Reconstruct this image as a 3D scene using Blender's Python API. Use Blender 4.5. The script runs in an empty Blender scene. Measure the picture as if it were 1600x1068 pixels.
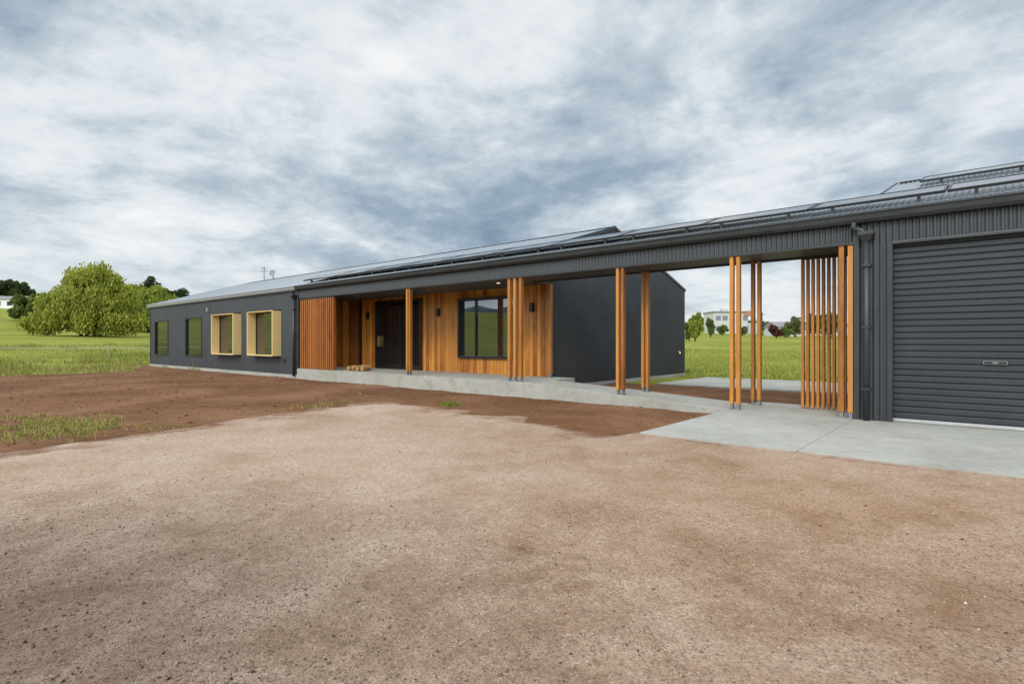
import bpy, math, random
import numpy as np
C = bpy.context.scene.collection
rng = np.random.default_rng(7); random.seed(7)
PI = math.pi
YAW = math.radians(40.7); SA, CA = math.sin(YAW), math.cos(YAW)
F_PX = 870.0; CAM_H = 1.2
D = 9.64
W = {}

# ------------------------------------------------------------------ noise
def _h(ix, iy, seed):
    n = (ix.astype(np.int64)*374761393 + iy.astype(np.int64)*668265263 + seed*1442695041) & 0x7fffffff
    n = ((n ^ (n >> 13))*1274126177) & 0x7fffffff
    n = n ^ (n >> 16)
    return (n & 0xffff)/65535.0
def vnoise(x, y, seed=0):
    ix = np.floor(x); iy = np.floor(y); fx = x-ix; fy = y-iy
    fx = fx*fx*(3-2*fx); fy = fy*fy*(3-2*fy)
    a = _h(ix, iy, seed); b = _h(ix+1, iy, seed); c = _h(ix, iy+1, seed); d = _h(ix+1, iy+1, seed)
    return (a*(1-fx)+b*fx)*(1-fy)+(c*(1-fx)+d*fx)*fy
def fbm(x, y, seed=0, o=4):
    x = np.asarray(x, float); y = np.asarray(y, float)
    t = np.zeros(np.broadcast(x, y).shape); a = .5
    for i in range(o):
        t = t + a*(vnoise(x*2**i+17.3*i, y*2**i-9.1*i, seed+i)-.5)*2; a *= .5
    return t
def sstep(x, a, b):
    t = np.clip((x-a)/(b-a), 0, 1); return t*t*(3-2*t)
def P(px, s):
    t = (px-800)/F_PX
    return (s*(-SA+CA*t), s*(CA+SA*t))
def tz(x, y):
    x = np.asarray(x, float); y = np.asarray(y, float)
    l = np.clip(-x-34, 0, 500); l2 = np.clip(-x-120, 0, 260); b = np.clip(y-25, 0, 400); k = np.clip(-y-80, 0, 500)
    far = sstep(l+b+np.clip(-y-8, 0, 50), 2, 40)
    return -.05+.03*l*sstep(l, 0, 25)+.055*l2+.02*b*sstep(b, 0, 15)+.02*k*sstep(k, 0, 60)+far*.25*fbm(x/14, y/14, 5, 3)

# ------------------------------------------------------------------ objects
def tag(o, label=None, cat=None, group=None, kind=None):
    if label: o['label'] = label
    if cat: o['category'] = cat
    if group: o['group'] = group
    if kind: o['kind'] = kind
    return o
def thing(name, label, cat, loc=(0, 0, 0), rotz=0, group=None, local=False):
    o = bpy.data.objects.new(name, None); C.objects.link(o)
    o.location = loc; o.rotation_euler = (0, 0, rotz); o.empty_display_size = .3
    W[o] = (0, 0, 0) if local else tuple(loc)
    return tag(o, label, cat, group)
class MB:
    def __init__(self): self.v = []; self.f = []
    def add(self, vs, fs):
        b = len(self.v); self.v += [tuple(p) for p in vs]; self.f += [tuple(i+b for i in q) for q in fs]; return self
    def box(self, x0, x1, y0, y1, z0, z1):
        return self.hexa([(x0, y0, z0), (x1, y0, z0), (x1, y1, z0), (x0, y1, z0), (x0, y0, z1), (x1, y0, z1), (x1, y1, z1), (x0, y1, z1)])
    def hexa(self, p):
        return self.add(p, [(0, 3, 2, 1), (4, 5, 6, 7), (0, 1, 5, 4), (1, 2, 6, 5), (2, 3, 7, 6), (3, 0, 4, 7)])
    def ring(self, x0, x1, y0, y1, z0, z1, tx, tzz):
        # closed rectangular frame in the XZ plane, one connected piece
        o = [(x0, z0), (x1, z0), (x1, z1), (x0, z1)]; i = [(x0+tx, z0+tzz), (x1-tx, z0+tzz), (x1-tx, z1-tzz), (x0+tx, z1-tzz)]
        vs = [(a, y0, b) for a, b in o]+[(a, y0, b) for a, b in i]+[(a, y1, b) for a, b in o]+[(a, y1, b) for a, b in i]
        fs = []
        for k in range(4):
            n = (k+1) % 4
            fs += [(k, n, 4+n, 4+k), (8+n, 8+k, 12+k, 12+n), (n, k, 8+k, 8+n), (4+k, 4+n, 12+n, 12+k)]
        return self.add(vs, fs)
    def tube(self, pts, r, n=10):
        pts = [np.array(p, float) for p in pts]
        rs = r if hasattr(r, '__len__') else [r]*len(pts)
        vs = []
        for i, p in enumerate(pts):
            d = pts[min(i+1, len(pts)-1)]-pts[max(i-1, 0)]; d = d/np.linalg.norm(d)
            a = np.array((1., 0, 0)) if abs(d[0]) < .8 else np.array((0, 1., 0))
            u = np.cross(d, a); u /= np.linalg.norm(u); w = np.cross(d, u)
            for k in range(n):
                t = 2*PI*k/n; vs.append(p+rs[i]*(math.cos(t)*u+math.sin(t)*w))
        fs = [(i*n+k, i*n+(k+1) % n, (i+1)*n+(k+1) % n, (i+1)*n+k) for i in range(len(pts)-1) for k in range(n)]
        fs += [tuple(range(n-1, -1, -1)), tuple(range((len(pts)-1)*n, len(pts)*n))]
        return self.add(vs, fs)
    def extr_x(self, prof, x0, x1):
        n = len(prof)
        vs = [(x0, y, z) for y, z in prof]+[(x1, y, z) for y, z in prof]
        fs = [(i, (i+1) % n, n+(i+1) % n, n+i) for i in range(n)]+[tuple(range(n-1, -1, -1)), tuple(range(n, 2*n))]
        return self.add(vs, fs)
    def strip(self, A, B):
        n = len(A)
        return self.add(list(A)+list(B), [(i, i+1, n+i+1, n+i) for i in range(n-1)])
    def corr_x(self, x0, x1, y, z0, z1, pitch=.078, amp=.013):
        xs = corr_s(x0, x1, pitch)
        off = [amp*math.cos(2*PI*x/pitch) for x in xs]
        return self.strip([(x, y+o, z0) for x, o in zip(xs, off)], [(x, y+o, z1) for x, o in zip(xs, off)])
    def corr_y(self, y0, y1, x, z0, z1, pitch=.078, amp=.013):
        ys = corr_s(y0, y1, pitch)
        return self.strip([(x+amp*math.cos(2*PI*y/pitch), y, z0(y) if callable(z0) else z0) for y in ys],
                          [(x+amp*math.cos(2*PI*y/pitch), y, z1(y) if callable(z1) else z1) for y in ys])
    def corr_roof(self, x0, x1, ya, za, yb, zb, pitch=.078, amp=.010):
        xs = corr_s(x0, x1, pitch)
        return self.strip([(x, ya, za+amp*math.cos(2*PI*x/pitch)) for x in xs], [(x, yb, zb+amp*math.cos(2*PI*x/pitch)) for x in xs])
    def build(self, name, mat, parent=None, smooth=False, bevel=0, off=None):
        o3 = off if off is not None else (W[parent] if parent is not None else (0, 0, 0))
        me = bpy.data.meshes.new(name)
        me.from_pydata([(a-o3[0], b-o3[1], c-o3[2]) for a, b, c in self.v], [], self.f)
        me.materials.append(mat)
        if smooth: me.polygons.foreach_set('use_smooth', [True]*len(me.polygons))
        me.update()
        o = bpy.data.objects.new(name, me); C.objects.link(o)
        if parent is not None: o.parent = parent
        else: o.location = o3
        W[o] = o3
        if bevel:
            m = o.modifiers.new('bevel', 'BEVEL'); m.width = bevel; m.segments = 2; m.limit_method = 'ANGLE'
        return o
def corr_s(a, b, pitch, n=8):
    st = pitch/n; k0 = math.ceil(a/st+1e-6); k1 = math.floor(b/st-1e-6)
    return [a]+[k*st for k in range(k0, k1+1)]+[b]
def npmesh(name, V, Fc, mat, col=None, smooth=False, parent=None):
    me = bpy.data.meshes.new(name)
    V = np.asarray(V, np.float32); Fc = np.asarray(Fc, np.int32); n, k = Fc.shape
    me.vertices.add(len(V)); me.vertices.foreach_set('co', V.ravel())
    me.loops.add(n*k); me.loops.foreach_set('vertex_index', Fc.ravel())
    me.polygons.add(n); me.polygons.foreach_set('loop_start', np.arange(0, n*k, k, dtype=np.int32))
    try: me.polygons.foreach_set('loop_total', np.full(n, k, np.int32))
    except Exception: pass
    me.polygons.foreach_set('use_smooth', np.full(n, smooth))
    if col is not None:
        ca = me.color_attributes.new('Col', 'FLOAT_COLOR', 'POINT')
        c4 = np.ones((len(V), 4), np.float32); c4[:, :3] = col; ca.data.foreach_set('color', c4.ravel())
    me.materials.append(mat); me.update(calc_edges=True); me.validate()
    o = bpy.data.objects.new(name, me); C.objects.link(o)
    if parent is not None: o.parent = parent
    return o

# ------------------------------------------------------------------ materials
class NT:
    def __init__(self, name):
        self.m = bpy.data.materials.new(name); self.m.use_nodes = True
        self.t = self.m.node_tree; self.b = self.t.nodes['Principled BSDF']
    def n(self, typ, **kw):
        nd = self.t.nodes.new(typ)
        for k, v in kw.items():
            if k in ('i',):
                for a, b in v.items():
                    if isinstance(b, bpy.types.NodeSocket): self.t.links.new(b, nd.inputs[a])
                    else: nd.inputs[a].default_value = b
            else: setattr(nd, k, v)
        return nd
    def l(self, a, b): self.t.links.new(a, b)
    def pos(self): return self.n('ShaderNodeNewGeometry').outputs['Position']
    def vscale(self, v, s):
        return self.n('ShaderNodeVectorMath', operation='MULTIPLY', i={0: v, 1: s}).outputs[0]
    def noise(self, v, scale, detail=4, rough=.55, dist=0):
        return self.n('ShaderNodeTexNoise', i={'Vector': v, 'Scale': scale, 'Detail': detail, 'Roughness': rough, 'Distortion': dist}).outputs['Fac']
    def math(self, op, a, b=0.0, c=None):
        i = {0: a, 1: b}
        if c is not None: i[2] = c
        return self.n('ShaderNodeMath', operation=op, i=i).outputs[0]
    def ramp(self, f, stops):
        r = self.n('ShaderNodeValToRGB'); e = r.color_ramp.elements
        while len(e) < len(stops): e.new(.5)
        for k, (p, c) in enumerate(stops):
            e[k].position = p; e[k].color = (c, c, c, 1) if not hasattr(c, '__len__') else (*c, 1)
        self.l(f, r.inputs[0]); return r.outputs[0]
    def mix(self, f, a, b, blend='MIX'):
        m = self.n('ShaderNodeMix', data_type='RGBA', blend_type=blend)
        for s, v in ((m.inputs[0], f), (m.inputs[6], a), (m.inputs[7], b)):
            if isinstance(v, bpy.types.NodeSocket): self.l(v, s)
            else: s.default_value = v if not hasattr(v, '__len__') else (*v, 1)
        return m.outputs[2]
    def bump(self, h, strength=.5, dist=.01, prev=None):
        b = self.n('ShaderNodeBump', i={'Height': h, 'Strength': strength, 'Distance': dist})
        if prev is not None: self.l(prev, b.inputs['Normal'])
        return b.outputs[0]
    def done(self, col=None, rough=.6, metal=0, spec=.5, normal=None):
        b = self.b
        for key, v in (('Base Color', col), ('Roughness', rough), ('Metallic', metal), ('Specular IOR Level', spec), ('Normal', normal)):
            if v is None: continue
            if isinstance(v, bpy.types.NodeSocket): self.l(v, b.inputs[key])
            elif hasattr(v, '__len__'): b.inputs[key].default_value = (*v, 1)
            else: b.inputs[key].default_value = v
        return self.m
def metal_mat(name, col, rough, var=.25, spec=.5, metal=0):
    t = NT(name); p = t.pos()
    n = t.noise(p, 1.7, 5); n2 = t.noise(t.vscale(p, (6, 6, .8)), 3, 4)
    f = t.math('ADD', t.math('MULTIPLY', n, .6), t.math('MULTIPLY', n2, .4))
    c = t.ramp(f, [(.3, tuple(x*(1-var) for x in col)), (.7, tuple(x*(1+var) for x in col))])
    r = t.ramp(f, [(.3, rough*.85), (.7, min(1, rough*1.2))])
    return t.done(c, r, metal, spec)
M = {}
M['clad'] = metal_mat('dark_cladding', (.040, .043, .047), .38, .18, spec=.6)
M['door'] = metal_mat('roller_steel', (.028, .031, .036), .40, .15)
M['roof'] = metal_mat('roof_steel', (.42, .45, .48), .25, .12, spec=1.0, metal=.75)
M['trim'] = metal_mat('dark_trim', (.030, .032, .035), .4)
M['edge'] = metal_mat('grey_trim', (.13, .135, .14), .4)
M['soffit'] = metal_mat('soffit_paint', (.07, .072, .076), .5)
M['black'] = metal_mat('black_frame', (.010, .010, .011), .35)
M['galv'] = metal_mat('galvanised', (.20, .205, .205), .55, metal=.2)
M['gold'] = metal_mat('gold_reveal', (.76, .55, .23), .5, var=.06)
M['brass'] = metal_mat('brass', (.6, .42, .16), .3, metal=.8)
M['white'] = metal_mat('white_paint', (.75, .75, .73), .5, var=.05)
M['grey'] = metal_mat('grey_paint', (.3, .31, .32), .5, var=.1)
M['rail'] = metal_mat('aluminium_rail', (.45, .45, .44), .4, var=.1, metal=.3)
M['frame'] = metal_mat('panel_frame', (.02, .02, .022), .35)
t = NT('window_glass'); M['glass'] = t.done((.012, .015, .015), .02, 0, 1.0); t.b.inputs['IOR'].default_value = 1.9
t = NT('door_glass'); M['doorglass'] = t.done((.008, .010, .010), .02, 0, .8); t.b.inputs['IOR'].default_value = 1.6
t = NT('solar_cells'); p = t.n('ShaderNodeTexCoord').outputs['Object']
br = t.n('ShaderNodeTexBrick', offset=0.0, i={'Vector': p, 'Color1': (.006, .009, .02, 1), 'Color2': (.007, .01, .024, 1), 'Mortar': (.09, .1, .12, 1), 'Scale': 1.0, 'Mortar Size': .004, 'Brick Width': .17, 'Row Height': .17})
M['cells'] = t.done(br.outputs[0], .08, 0, .8)

def timber(name, dark, light, boards, vr=.55):
    t = NT(name); p = t.pos()
    s = t.n('ShaderNodeSeparateXYZ', i={0: p})
    if boards:
        k = t.math('FLOOR', t.math('DIVIDE', t.math('ADD', s.outputs[0], s.outputs[1]), .13))
        rnd = t.n('ShaderNodeTexWhiteNoise', noise_dimensions='1D', i={'W': k}).outputs['Value']
    else:
        rnd = t.n('ShaderNodeObjectInfo').outputs['Random']
    off = t.n('ShaderNodeCombineXYZ', i={2: t.math('MULTIPLY', rnd, 37.0)}).outputs[0]
    v = t.n('ShaderNodeVectorMath', operation='ADD', i={0: t.vscale(p, (30, 30, 1.6)), 1: off}).outputs[0]
    g = t.noise(v, 1.0, 7, .65, 1.0)
    v2 = t.n('ShaderNodeVectorMath', operation='ADD', i={0: t.vscale(p, (2, 2, 1.2)), 1: off}).outputs[0]
    g2 = t.noise(v2, 1.0, 5, .65, .6)
    f = t.math('ADD', t.math('ADD', t.math('MULTIPLY', g, .55), t.math('MULTIPLY', t.math('SUBTRACT', rnd, .5), vr)), t.math('MULTIPLY', g2, .5))
    c = t.ramp(f, [(.26, dark), (.52, tuple(a*.42+b*.58 for a, b in zip(dark, light))), (.82, light)])
    return t.done(c, .42, 0, .4, t.bump(g, .25, .004))
M['boards'] = timber('cedar_boards', (.20, .052, .007), (.64, .265, .048), True, .40)
M['slat'] = timber('cedar_slats', (.22, .068, .012), (.58, .245, .048), False, .38)
M['slatred'] = timber('red_slats', (.18, .046, .010), (.50, .17, .036), False, .38)
M['darkwood'] = timber('dark_wood', (.08, .026, .007), (.24, .09, .022), True)

# concrete
t = NT('concrete'); p = t.pos()
n1 = t.noise(p, .8, 6, .65, .4); n2 = t.noise(p, 9, 6, .7); n3 = t.noise(p, 120, 2)
f = t.math('ADD', t.math('MULTIPLY', n1, .6), t.math('MULTIPLY', n2, .4))
c = t.ramp(f, [(.3, (.26, .245, .205)), (.5, (.38, .365, .315)), (.7, (.48, .465, .41))])
c = t.mix(t.math('MULTIPLY', n3, .25), c, (.22, .205, .18))
st = t.ramp(t.noise(p, 1.6, 7, .7, .8), [(.52, 0), (.68, .5)])
c = t.mix(st, c, (.28, .23, .17))
M['conc'] = t.done(c, .75, 0, .3, t.bump(n2, .15, .01))

# gravel: compacted grit, stones only as fine grain; its rim fades to the soil colour (vertex colour holds the distance to the rim)
t = NT('gravel'); p = t.pos()
vc = t.n('ShaderNodeTexVoronoi', i={'Vector': p, 'Scale': 110.0}); vc2 = t.n('ShaderNodeTexVoronoi', i={'Vector': p, 'Scale': 260.0})
big = t.noise(p, .30, 5, .6, .8); med = t.noise(p, 1.7, 8, .72, .4); fin = t.noise(p, 24, 7, .8)
tone = t.math('ADD', t.math('MULTIPLY', big, .55), t.math('MULTIPLY', med, .45))
base = t.ramp(tone, [(.34, (.25, .148, .088)), (.43, (.345, .222, .145)), (.52, (.435, .305, .215)), (.63, (.53, .40, .305))])
sep = t.n('ShaderNodeSeparateColor', i={0: vc.outputs['Color']})
stone = t.ramp(sep.outputs[0], [(0, (.095, .065, .05)), (.3, (.25, .165, .112)), (.6, (.38, .26, .18)), (.85, (.49, .365, .275)), (1, (.56, .455, .37))])
c = t.mix(t.ramp(t.math('ADD', t.math('MULTIPLY', sep.outputs[1], .6), t.math('MULTIPLY', med, .6)), [(.5, .06), (.88, .75)]), base, stone)
sep2 = t.n('ShaderNodeSeparateColor', i={0: vc2.outputs['Color']})
c = t.mix(.42, c, t.mix(1.0, c, t.ramp(sep2.outputs[0], [(0, .45), (.5, .98), (1, 1.45)]), 'MULTIPLY'))
c = t.mix(.55, c, t.mix(1.0, c, t.ramp(fin, [(.32, .55), (.5, 1.0), (.68, 1.35)]), 'MULTIPLY'))
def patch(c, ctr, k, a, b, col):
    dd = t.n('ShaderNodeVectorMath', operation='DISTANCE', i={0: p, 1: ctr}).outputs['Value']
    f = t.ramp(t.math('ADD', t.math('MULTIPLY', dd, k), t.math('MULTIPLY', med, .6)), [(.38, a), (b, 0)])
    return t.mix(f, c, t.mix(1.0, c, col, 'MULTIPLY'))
c = patch(c, (-2.9, -.3, 0), .2, .85, .95, (.27, .24, .225))  # near left corner darkening, a vignette put into the gravel colour
c = patch(c, (-.9, 4.6, 0), .22, .5, .85, (.80, .64, .48))
c = patch(c, (.9, 2.4, 0), .22, .6, .9, (.55, .45, .37))
rim = t.n('ShaderNodeSeparateColor', i={0: t.n('ShaderNodeVertexColor', layer_name='Col').outputs[0]}).outputs[0]
rf = t.ramp(t.math('ADD', rim, t.math('MULTIPLY', t.math('SUBTRACT', med, .5), 1.2)), [(.12, 1.0), (.42, 0.0)])
soilc = t.ramp(fin, [(.35, (.105, .048, .024)), (.5, (.185, .090, .048)), (.65, (.28, .16, .10))])
c = t.mix(rf, c, soilc)
b1 = t.bump(t.math('SUBTRACT', 1.0, vc.outputs['Distance']), .5, .009)
b2 = t.bump(t.math('SUBTRACT', 1.0, vc2.outputs['Distance']), .45, .005, b1)
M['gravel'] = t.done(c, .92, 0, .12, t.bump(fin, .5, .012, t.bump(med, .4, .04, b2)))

# soil
t = NT('soil'); p = t.pos()
big = t.noise(p, .35, 5, .6, .4); med = t.noise(p, 5, 6, .7); fin = t.noise(p, 45, 5, .75)
f = t.math('ADD', t.math('MULTIPLY', big, .6), t.math('ADD', t.math('MULTIPLY', med, .25), t.math('MULTIPLY', fin, .18)))
c = t.ramp(f, [(.38, (.090, .040, .019)), (.5, (.158, .075, .037)), (.6, (.225, .115, .062)), (.72, (.33, .19, .115))])
M['soil'] = t.done(c, .95, 0, .1, t.bump(fin, .5, .02, t.bump(med, .5, .05)))

# field
t = NT('field_grass'); p = t.pos()
big = t.noise(p, .06, 5, .6, .5); med = t.noise(p, .8, 6, .7); fin = t.noise(p, 9, 5, .75)
f = t.math('ADD', t.math('MULTIPLY', big, .5), t.math('ADD', t.math('MULTIPLY', med, .3), t.math('MULTIPLY', fin, .25)))
c = t.ramp(f, [(.36, (.11, .125, .02)), (.48, (.185, .20, .03)), (.58, (.26, .265, .045)), (.70, (.36, .295, .095))])
M['field'] = t.done(c, .95, 0, .1, t.bump(fin, .6, .08, t.bump(med, .6, .3)))
t = NT('hill_haze'); p = t.pos()
c = t.ramp(t.noise(p, .01, 6, .65), [(.35, (.07, .10, .13)), (.65, (.12, .16, .19))]); M['hills'] = t.done(c, 1, 0, 0)  # blue-grey aerial haze is put into the hill colour

def attr_mat(name, rough=.8, spec=.2, trans=0):
    t = NT(name); a = t.n('ShaderNodeVertexColor', layer_name='Col').outputs[0]
    m = t.done(a, rough, 0, spec)
    if trans:
        tr = t.n('ShaderNodeBsdfTranslucent', i={'Color': a}); mx = t.n('ShaderNodeMixShader', i={0: trans})
        t.l(t.b.outputs[0], mx.inputs[1]); t.l(tr.outputs[0], mx.inputs[2]); t.l(mx.outputs[0], t.t.nodes['Material Output'].inputs[0])
    return m
M['leaf'] = attr_mat('foliage', .7, .2, .35)
M['blade'] = attr_mat('grass_blades', .75, .2, .25)
M['stone'] = attr_mat('loose_stones', .9, .1)
t = NT('bark'); p = t.pos(); n = t.noise(t.vscale(p, (6, 6, 1)), 2, 5)
M['bark'] = t.done(t.ramp(n, [(.3, (.04, .03, .022)), (.7, (.10, .08, .06))]), .9, 0, .1)
t = NT('log_wood'); p = t.pos(); n = t.noise(p, 14, 4)
M['log'] = t.done(t.ramp(n, [(.3, (.22, .11, .04)), (.7, (.45, .26, .11))]), .8, 0, .2)
t = NT('lamp_glow'); M['glow'] = t.done((.9, .8, .6), .5); t.b.inputs['Emission Color'].default_value = (1, .75, .42, 1); t.b.inputs['Emission Strength'].default_value = 2.0
M['terracotta'] = metal_mat('orange_render', (.40, .20, .13), .8)
M['pale'] = metal_mat('pale_render', (.52, .52, .50), .7, var=.06)
M['farroof'] = metal_mat('far_roof', (.22, .2, .2), .7)

# ------------------------------------------------------------------ ground
def grid_faces(nx, ny):
    i = np.arange(nx-1)[:, None]*ny+np.arange(ny-1)[None, :]
    return np.stack([i, i+ny, i+ny+1, i+1], -1).reshape(-1, 4)
u = np.linspace(-1, 1, 261); sp = np.sinh(u*6.2)/np.sinh(6.2)
gx = -15+sp*2200; gy = 8+sp*2200
X, Y = np.meshgrid(gx, gy, indexing='ij'); Z = tz(X, Y)
tag(npmesh('ground', np.stack([X, Y, Z], -1).reshape(-1, 3), grid_faces(261, 261), M['field'], smooth=True), 'green grass paddock stretching away to the horizon', 'field', kind='structure')

def mask_sheet(name, x0, x1, y0, y1, st, dfun, zfun, mat, label, cat):
    xs = np.arange(x0, x1, st); ys = np.arange(y0, y1, st)
    X, Y = np.meshgrid(xs, ys, indexing='ij'); d = dfun(X, Y); Z = zfun(X, Y, d)
    Fc = grid_faces(len(xs), len(ys)); keep = (d.ravel()[Fc] > -.35).all(1); Fc = Fc[keep]
    V = np.stack([X, Y, Z], -1).reshape(-1, 3)
    used = np.unique(Fc); mp = np.zeros(len(V), int); mp[used] = np.arange(len(used))
    cl = np.repeat(np.clip(d.ravel()[used]/2.5, 0, 1)[:, None], 3, 1)
    return tag(npmesh(name, V[used], mp[Fc], mat, col=cl, smooth=True), label, cat, kind='structure')
def soil_d(x, y):
    xl = np.interp(y, [-7, 3, 7.2, 8.4, 9.7], [-26.5, -27.4, -27, -31, -34])
    return np.minimum(np.minimum(x-xl, 9.72-y), np.minimum(-2.2-x, y+6.5))+.9*fbm(x/1.6, y/1.6, 11, 4)*np.where(y > 8.6, .2, 1)
def soil_z(x, y, d): return -.10+.10*sstep(d, -.3, .6)+.018*fbm(x/.5, y/.5, 21, 4)+.008*fbm(x/.13, y/.13, 23, 2)
mask_sheet('soil', -35, -2.2, -6.5, 9.72, .1, soil_d, soil_z, M['soil'], 'bare dark brown soil in front of the house', 'soil')
def bed_d(x, y): return np.minimum(np.minimum(x+8.75, -1.0-x), np.minimum(y-10.2, 15.0-y))+.15*fbm(x, y, 31, 3)
mask_sheet('soil', -8.55, -1.2, 10.4, 15.4, .1, bed_d, lambda x, y, d: soil_z(x, y, d)+.01, M['soil'], 'bare brown soil bed behind the covered walkway', 'soil')
def grav_d(x, y):
    xl = np.interp(y, [-4, 1, 2.7, 4.7, 6.3], [-8, -8.3, -9.0, -9.5, -9.6])
    yt = np.interp(x, [-9.7, -9.2, -7.9, -5.3, -3.6, -3.4, 6], [6.3, 6.9, 7.35, 7.0, 6.7, 7.6, 7.6])
    return np.minimum(np.minimum(x-xl, yt-y), y+4)+.7*fbm(x/.8, y/.8, 41, 5)
def grav_z(x, y, d): return -.045+.075*sstep(d, -.2, .9)+.014*fbm(x/.8, y/.8, 51, 3)+.005*fbm(x/.09, y/.09, 53, 2)
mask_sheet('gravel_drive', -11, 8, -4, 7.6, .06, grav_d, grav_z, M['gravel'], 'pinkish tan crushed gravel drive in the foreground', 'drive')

def struct_box(name, label, cat, boxes, bevel=.008):
    m = MB()
    for b in boxes: m.hexa(b) if len(b) == 8 else m.box(*b)
    return tag(m.build(name, M['conc'], bevel=bevel), label, cat, kind='structure')
RW = 10.78   # rear edge of the walkway
struct_box('driveway_slab', 'wide pale concrete apron in front of the roller door', 'slab', [(-1.551, 9, 6.45, 9.9, -.2, .052)], .005)
struct_box('driveway_slab', 'pale concrete apron leading through under the covered walkway', 'slab', [(-3.4, -1.559, 6.45, 11.25, -.2, .05)], .005)
struct_box('porch_slab', 'raised pale concrete porch floor along the timber wall', 'slab', [(-17.88, -7.9, D-.06, 11.6, -.2, .30)])
struct_box('ramp', 'pale concrete ramp sloping down from the porch to the apron', 'ramp',
           [[(-7.895, D-.06, -.2), (-3.405, D-.06, -.2), (-3.405, RW, -.2), (-7.895, RW, -.2), (-7.895, D-.06, .295), (-3.405, D-.06, .052), (-3.405, RW, .052), (-7.895, RW, .295)]])
struct_box('patio_slab', 'pale concrete patio behind the covered walkway', 'slab', [(-7.2, -1.7, 14.7, 18.4, -.2, .03)])

# ------------------------------------------------------------------ house
RY = 14.72; YB = 19.8
def roofz(y): return 3.11+.3*(min(y, 2*RY-y)-9.56)
HX0, HX1 = -32.9, -8.6
house = thing('house', 'long low dark grey metal clad house with timber lined porch and gold framed windows', 'house', (-20.75, 14.7, 0))
walk = thing('covered_walkway', 'covered walkway on slender timber posts linking the house and the garage', 'walkway', (-5, 10.2, 0))
gar = thing('garage', 'dark grey corrugated garage with roller door at right edge', 'garage', (2, 14.7, 0))

def corr_front(x0, x1, y, z0, z1, holes):
    m = MB(); x = x0
    for a, b, c, d in sorted(holes):
        m.corr_x(x, a, y, z0, z1); m.corr_x(a, b, y, z0, c); m.corr_x(a, b, y, d, z1); x = b
    m.corr_x(x, x1, y, z0, z1); return m
WINS = [(-32.25, -30.35, .55, 2.25), (-28.1, -26.2, .55, 2.3)]
BOXW = [(-24.4, -22.3, .70, 2.32), (-21.1, -19.1, .70, 2.32)]
corr_front(HX0, -17.9, D, .06, 3.0, WINS+BOXW).build('front_wall', M['clad'], house, smooth=True)
MB().box(HX0-.01, -17.9, D-.035, D+.3, -.15, .07).build('footing', M['conc'], house, bevel=.006)
MB().box(HX1-.3, HX1+.04, 11.62, YB, -.15, .05).build('footing', M['conc'], house, bevel=.006)
MB().corr_y(11.5, YB, HX1, .04, lambda y: roofz(y)-.03).build('end_wall', M['clad'], house, smooth=True)
MB().corr_y(D, 11.499, HX1, 2.72, lambda y: roofz(y)-.03).build('porch_gable', M['clad'], house, smooth=True)
MB().corr_y(D, YB, HX0, .0, lambda y: roofz(y)-.03).build('end_wall', M['clad'], house, smooth=True)
MB().corr_x(HX0, HX1, YB, 0, 3.1).build('rear_wall', M['clad'], house, smooth=True)
def two_slopes(x0, x1):
    return MB().corr_roof(x0, x1, 9.56, 3.11, RY, roofz(RY)).corr_roof(x0, x1, RY, roofz(RY), YB+.03, roofz(YB+.03))
two_slopes(HX0-.12, HX1+.03).build('roof', M['roof'], house, smooth=True)
def barge(x0, x1, ya, yb, parent, mat, dp=.14):
    za, zb = roofz(ya), roofz(yb)
    MB().hexa([(x0, ya, za-dp), (x1, ya, za-dp), (x1, yb, zb-dp), (x0, yb, zb-dp), (x0, ya, za+.02), (x1, ya, za+.02), (x1, yb, zb+.02), (x0, yb, zb+.02)]).build('barge_board', mat, parent)
barge(HX0-.13, HX0-.10, 9.6, RY-.001, house, M['grey']); barge(HX0-.13, HX0-.10, RY+.001, YB+.03, house, M['grey'])
barge(HX1+.015, HX1+.04, 10.8, RY-.001, house, M['trim'], .07); barge(HX1+.015, HX1+.04, RY+.001, YB+.03, house, M['trim'], .07)
def ridge(m, x0, x1):
    z = roofz(RY)+.02
    m.add([(x0, RY-.2, z-.045), (x0, RY, z+.015), (x0, RY+.2, z-.045), (x1, RY-.2, z-.045), (x1, RY, z+.015), (x1, RY+.2, z-.045)], [(0, 1, 4, 3), (1, 2, 5, 4)])
m = MB(); ridge(m, HX0-.1, HX1+.03); m.build('ridge_cap', M['roof'], house)
GUT = [(9.622, 3.07), (9.622, 2.95), (9.53, 2.95), (9.495, 2.99), (9.485, 3.055), (9.465, 3.07), (9.465, 3.095), (9.50, 3.098), (9.505, 3.075)]
MB().extr_x(GUT, HX0-.12, -17.9).build('gutter', M['grey'], house)
MB().extr_x(GUT, -17.899, HX1+.1).build('gutter', M['trim'], house)
MB().box(HX0-.04, HX0+.02, D-.03, D+.03, .06, 2.94).build('corner_trim', M['trim'], house)
MB().box(-17.93, -17.84, D-.03, D+.03, .03, 2.94).build('corner_trim', M['trim'], house)
# porch
MB().corr_x(-17.84, HX1, D, 2.68, 2.95).build('fascia', M['clad'], house, smooth=True)
MB().box(-17.84, HX1, D-.02, D+.02, 2.655, 2.69).build('fascia_trim', M['trim'], house)
so = MB().box(-17.84, HX1, D+.022, 11.5, 2.69, 2.72).build('porch_soffit', M['soffit'], house)
for x in (-9.4, -12.8, -15.6):
    MB().tube([(x, 10.4, 2.692), (x, 10.4, 2.68)], .055, 16).build('downlight', M['white'], so)
MB().tube([(-9.4, 10.4, 2.6795), (-9.4, 10.4, 2.676)], .042, 16).build('lamp_disc', M['glow'], so)
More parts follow.
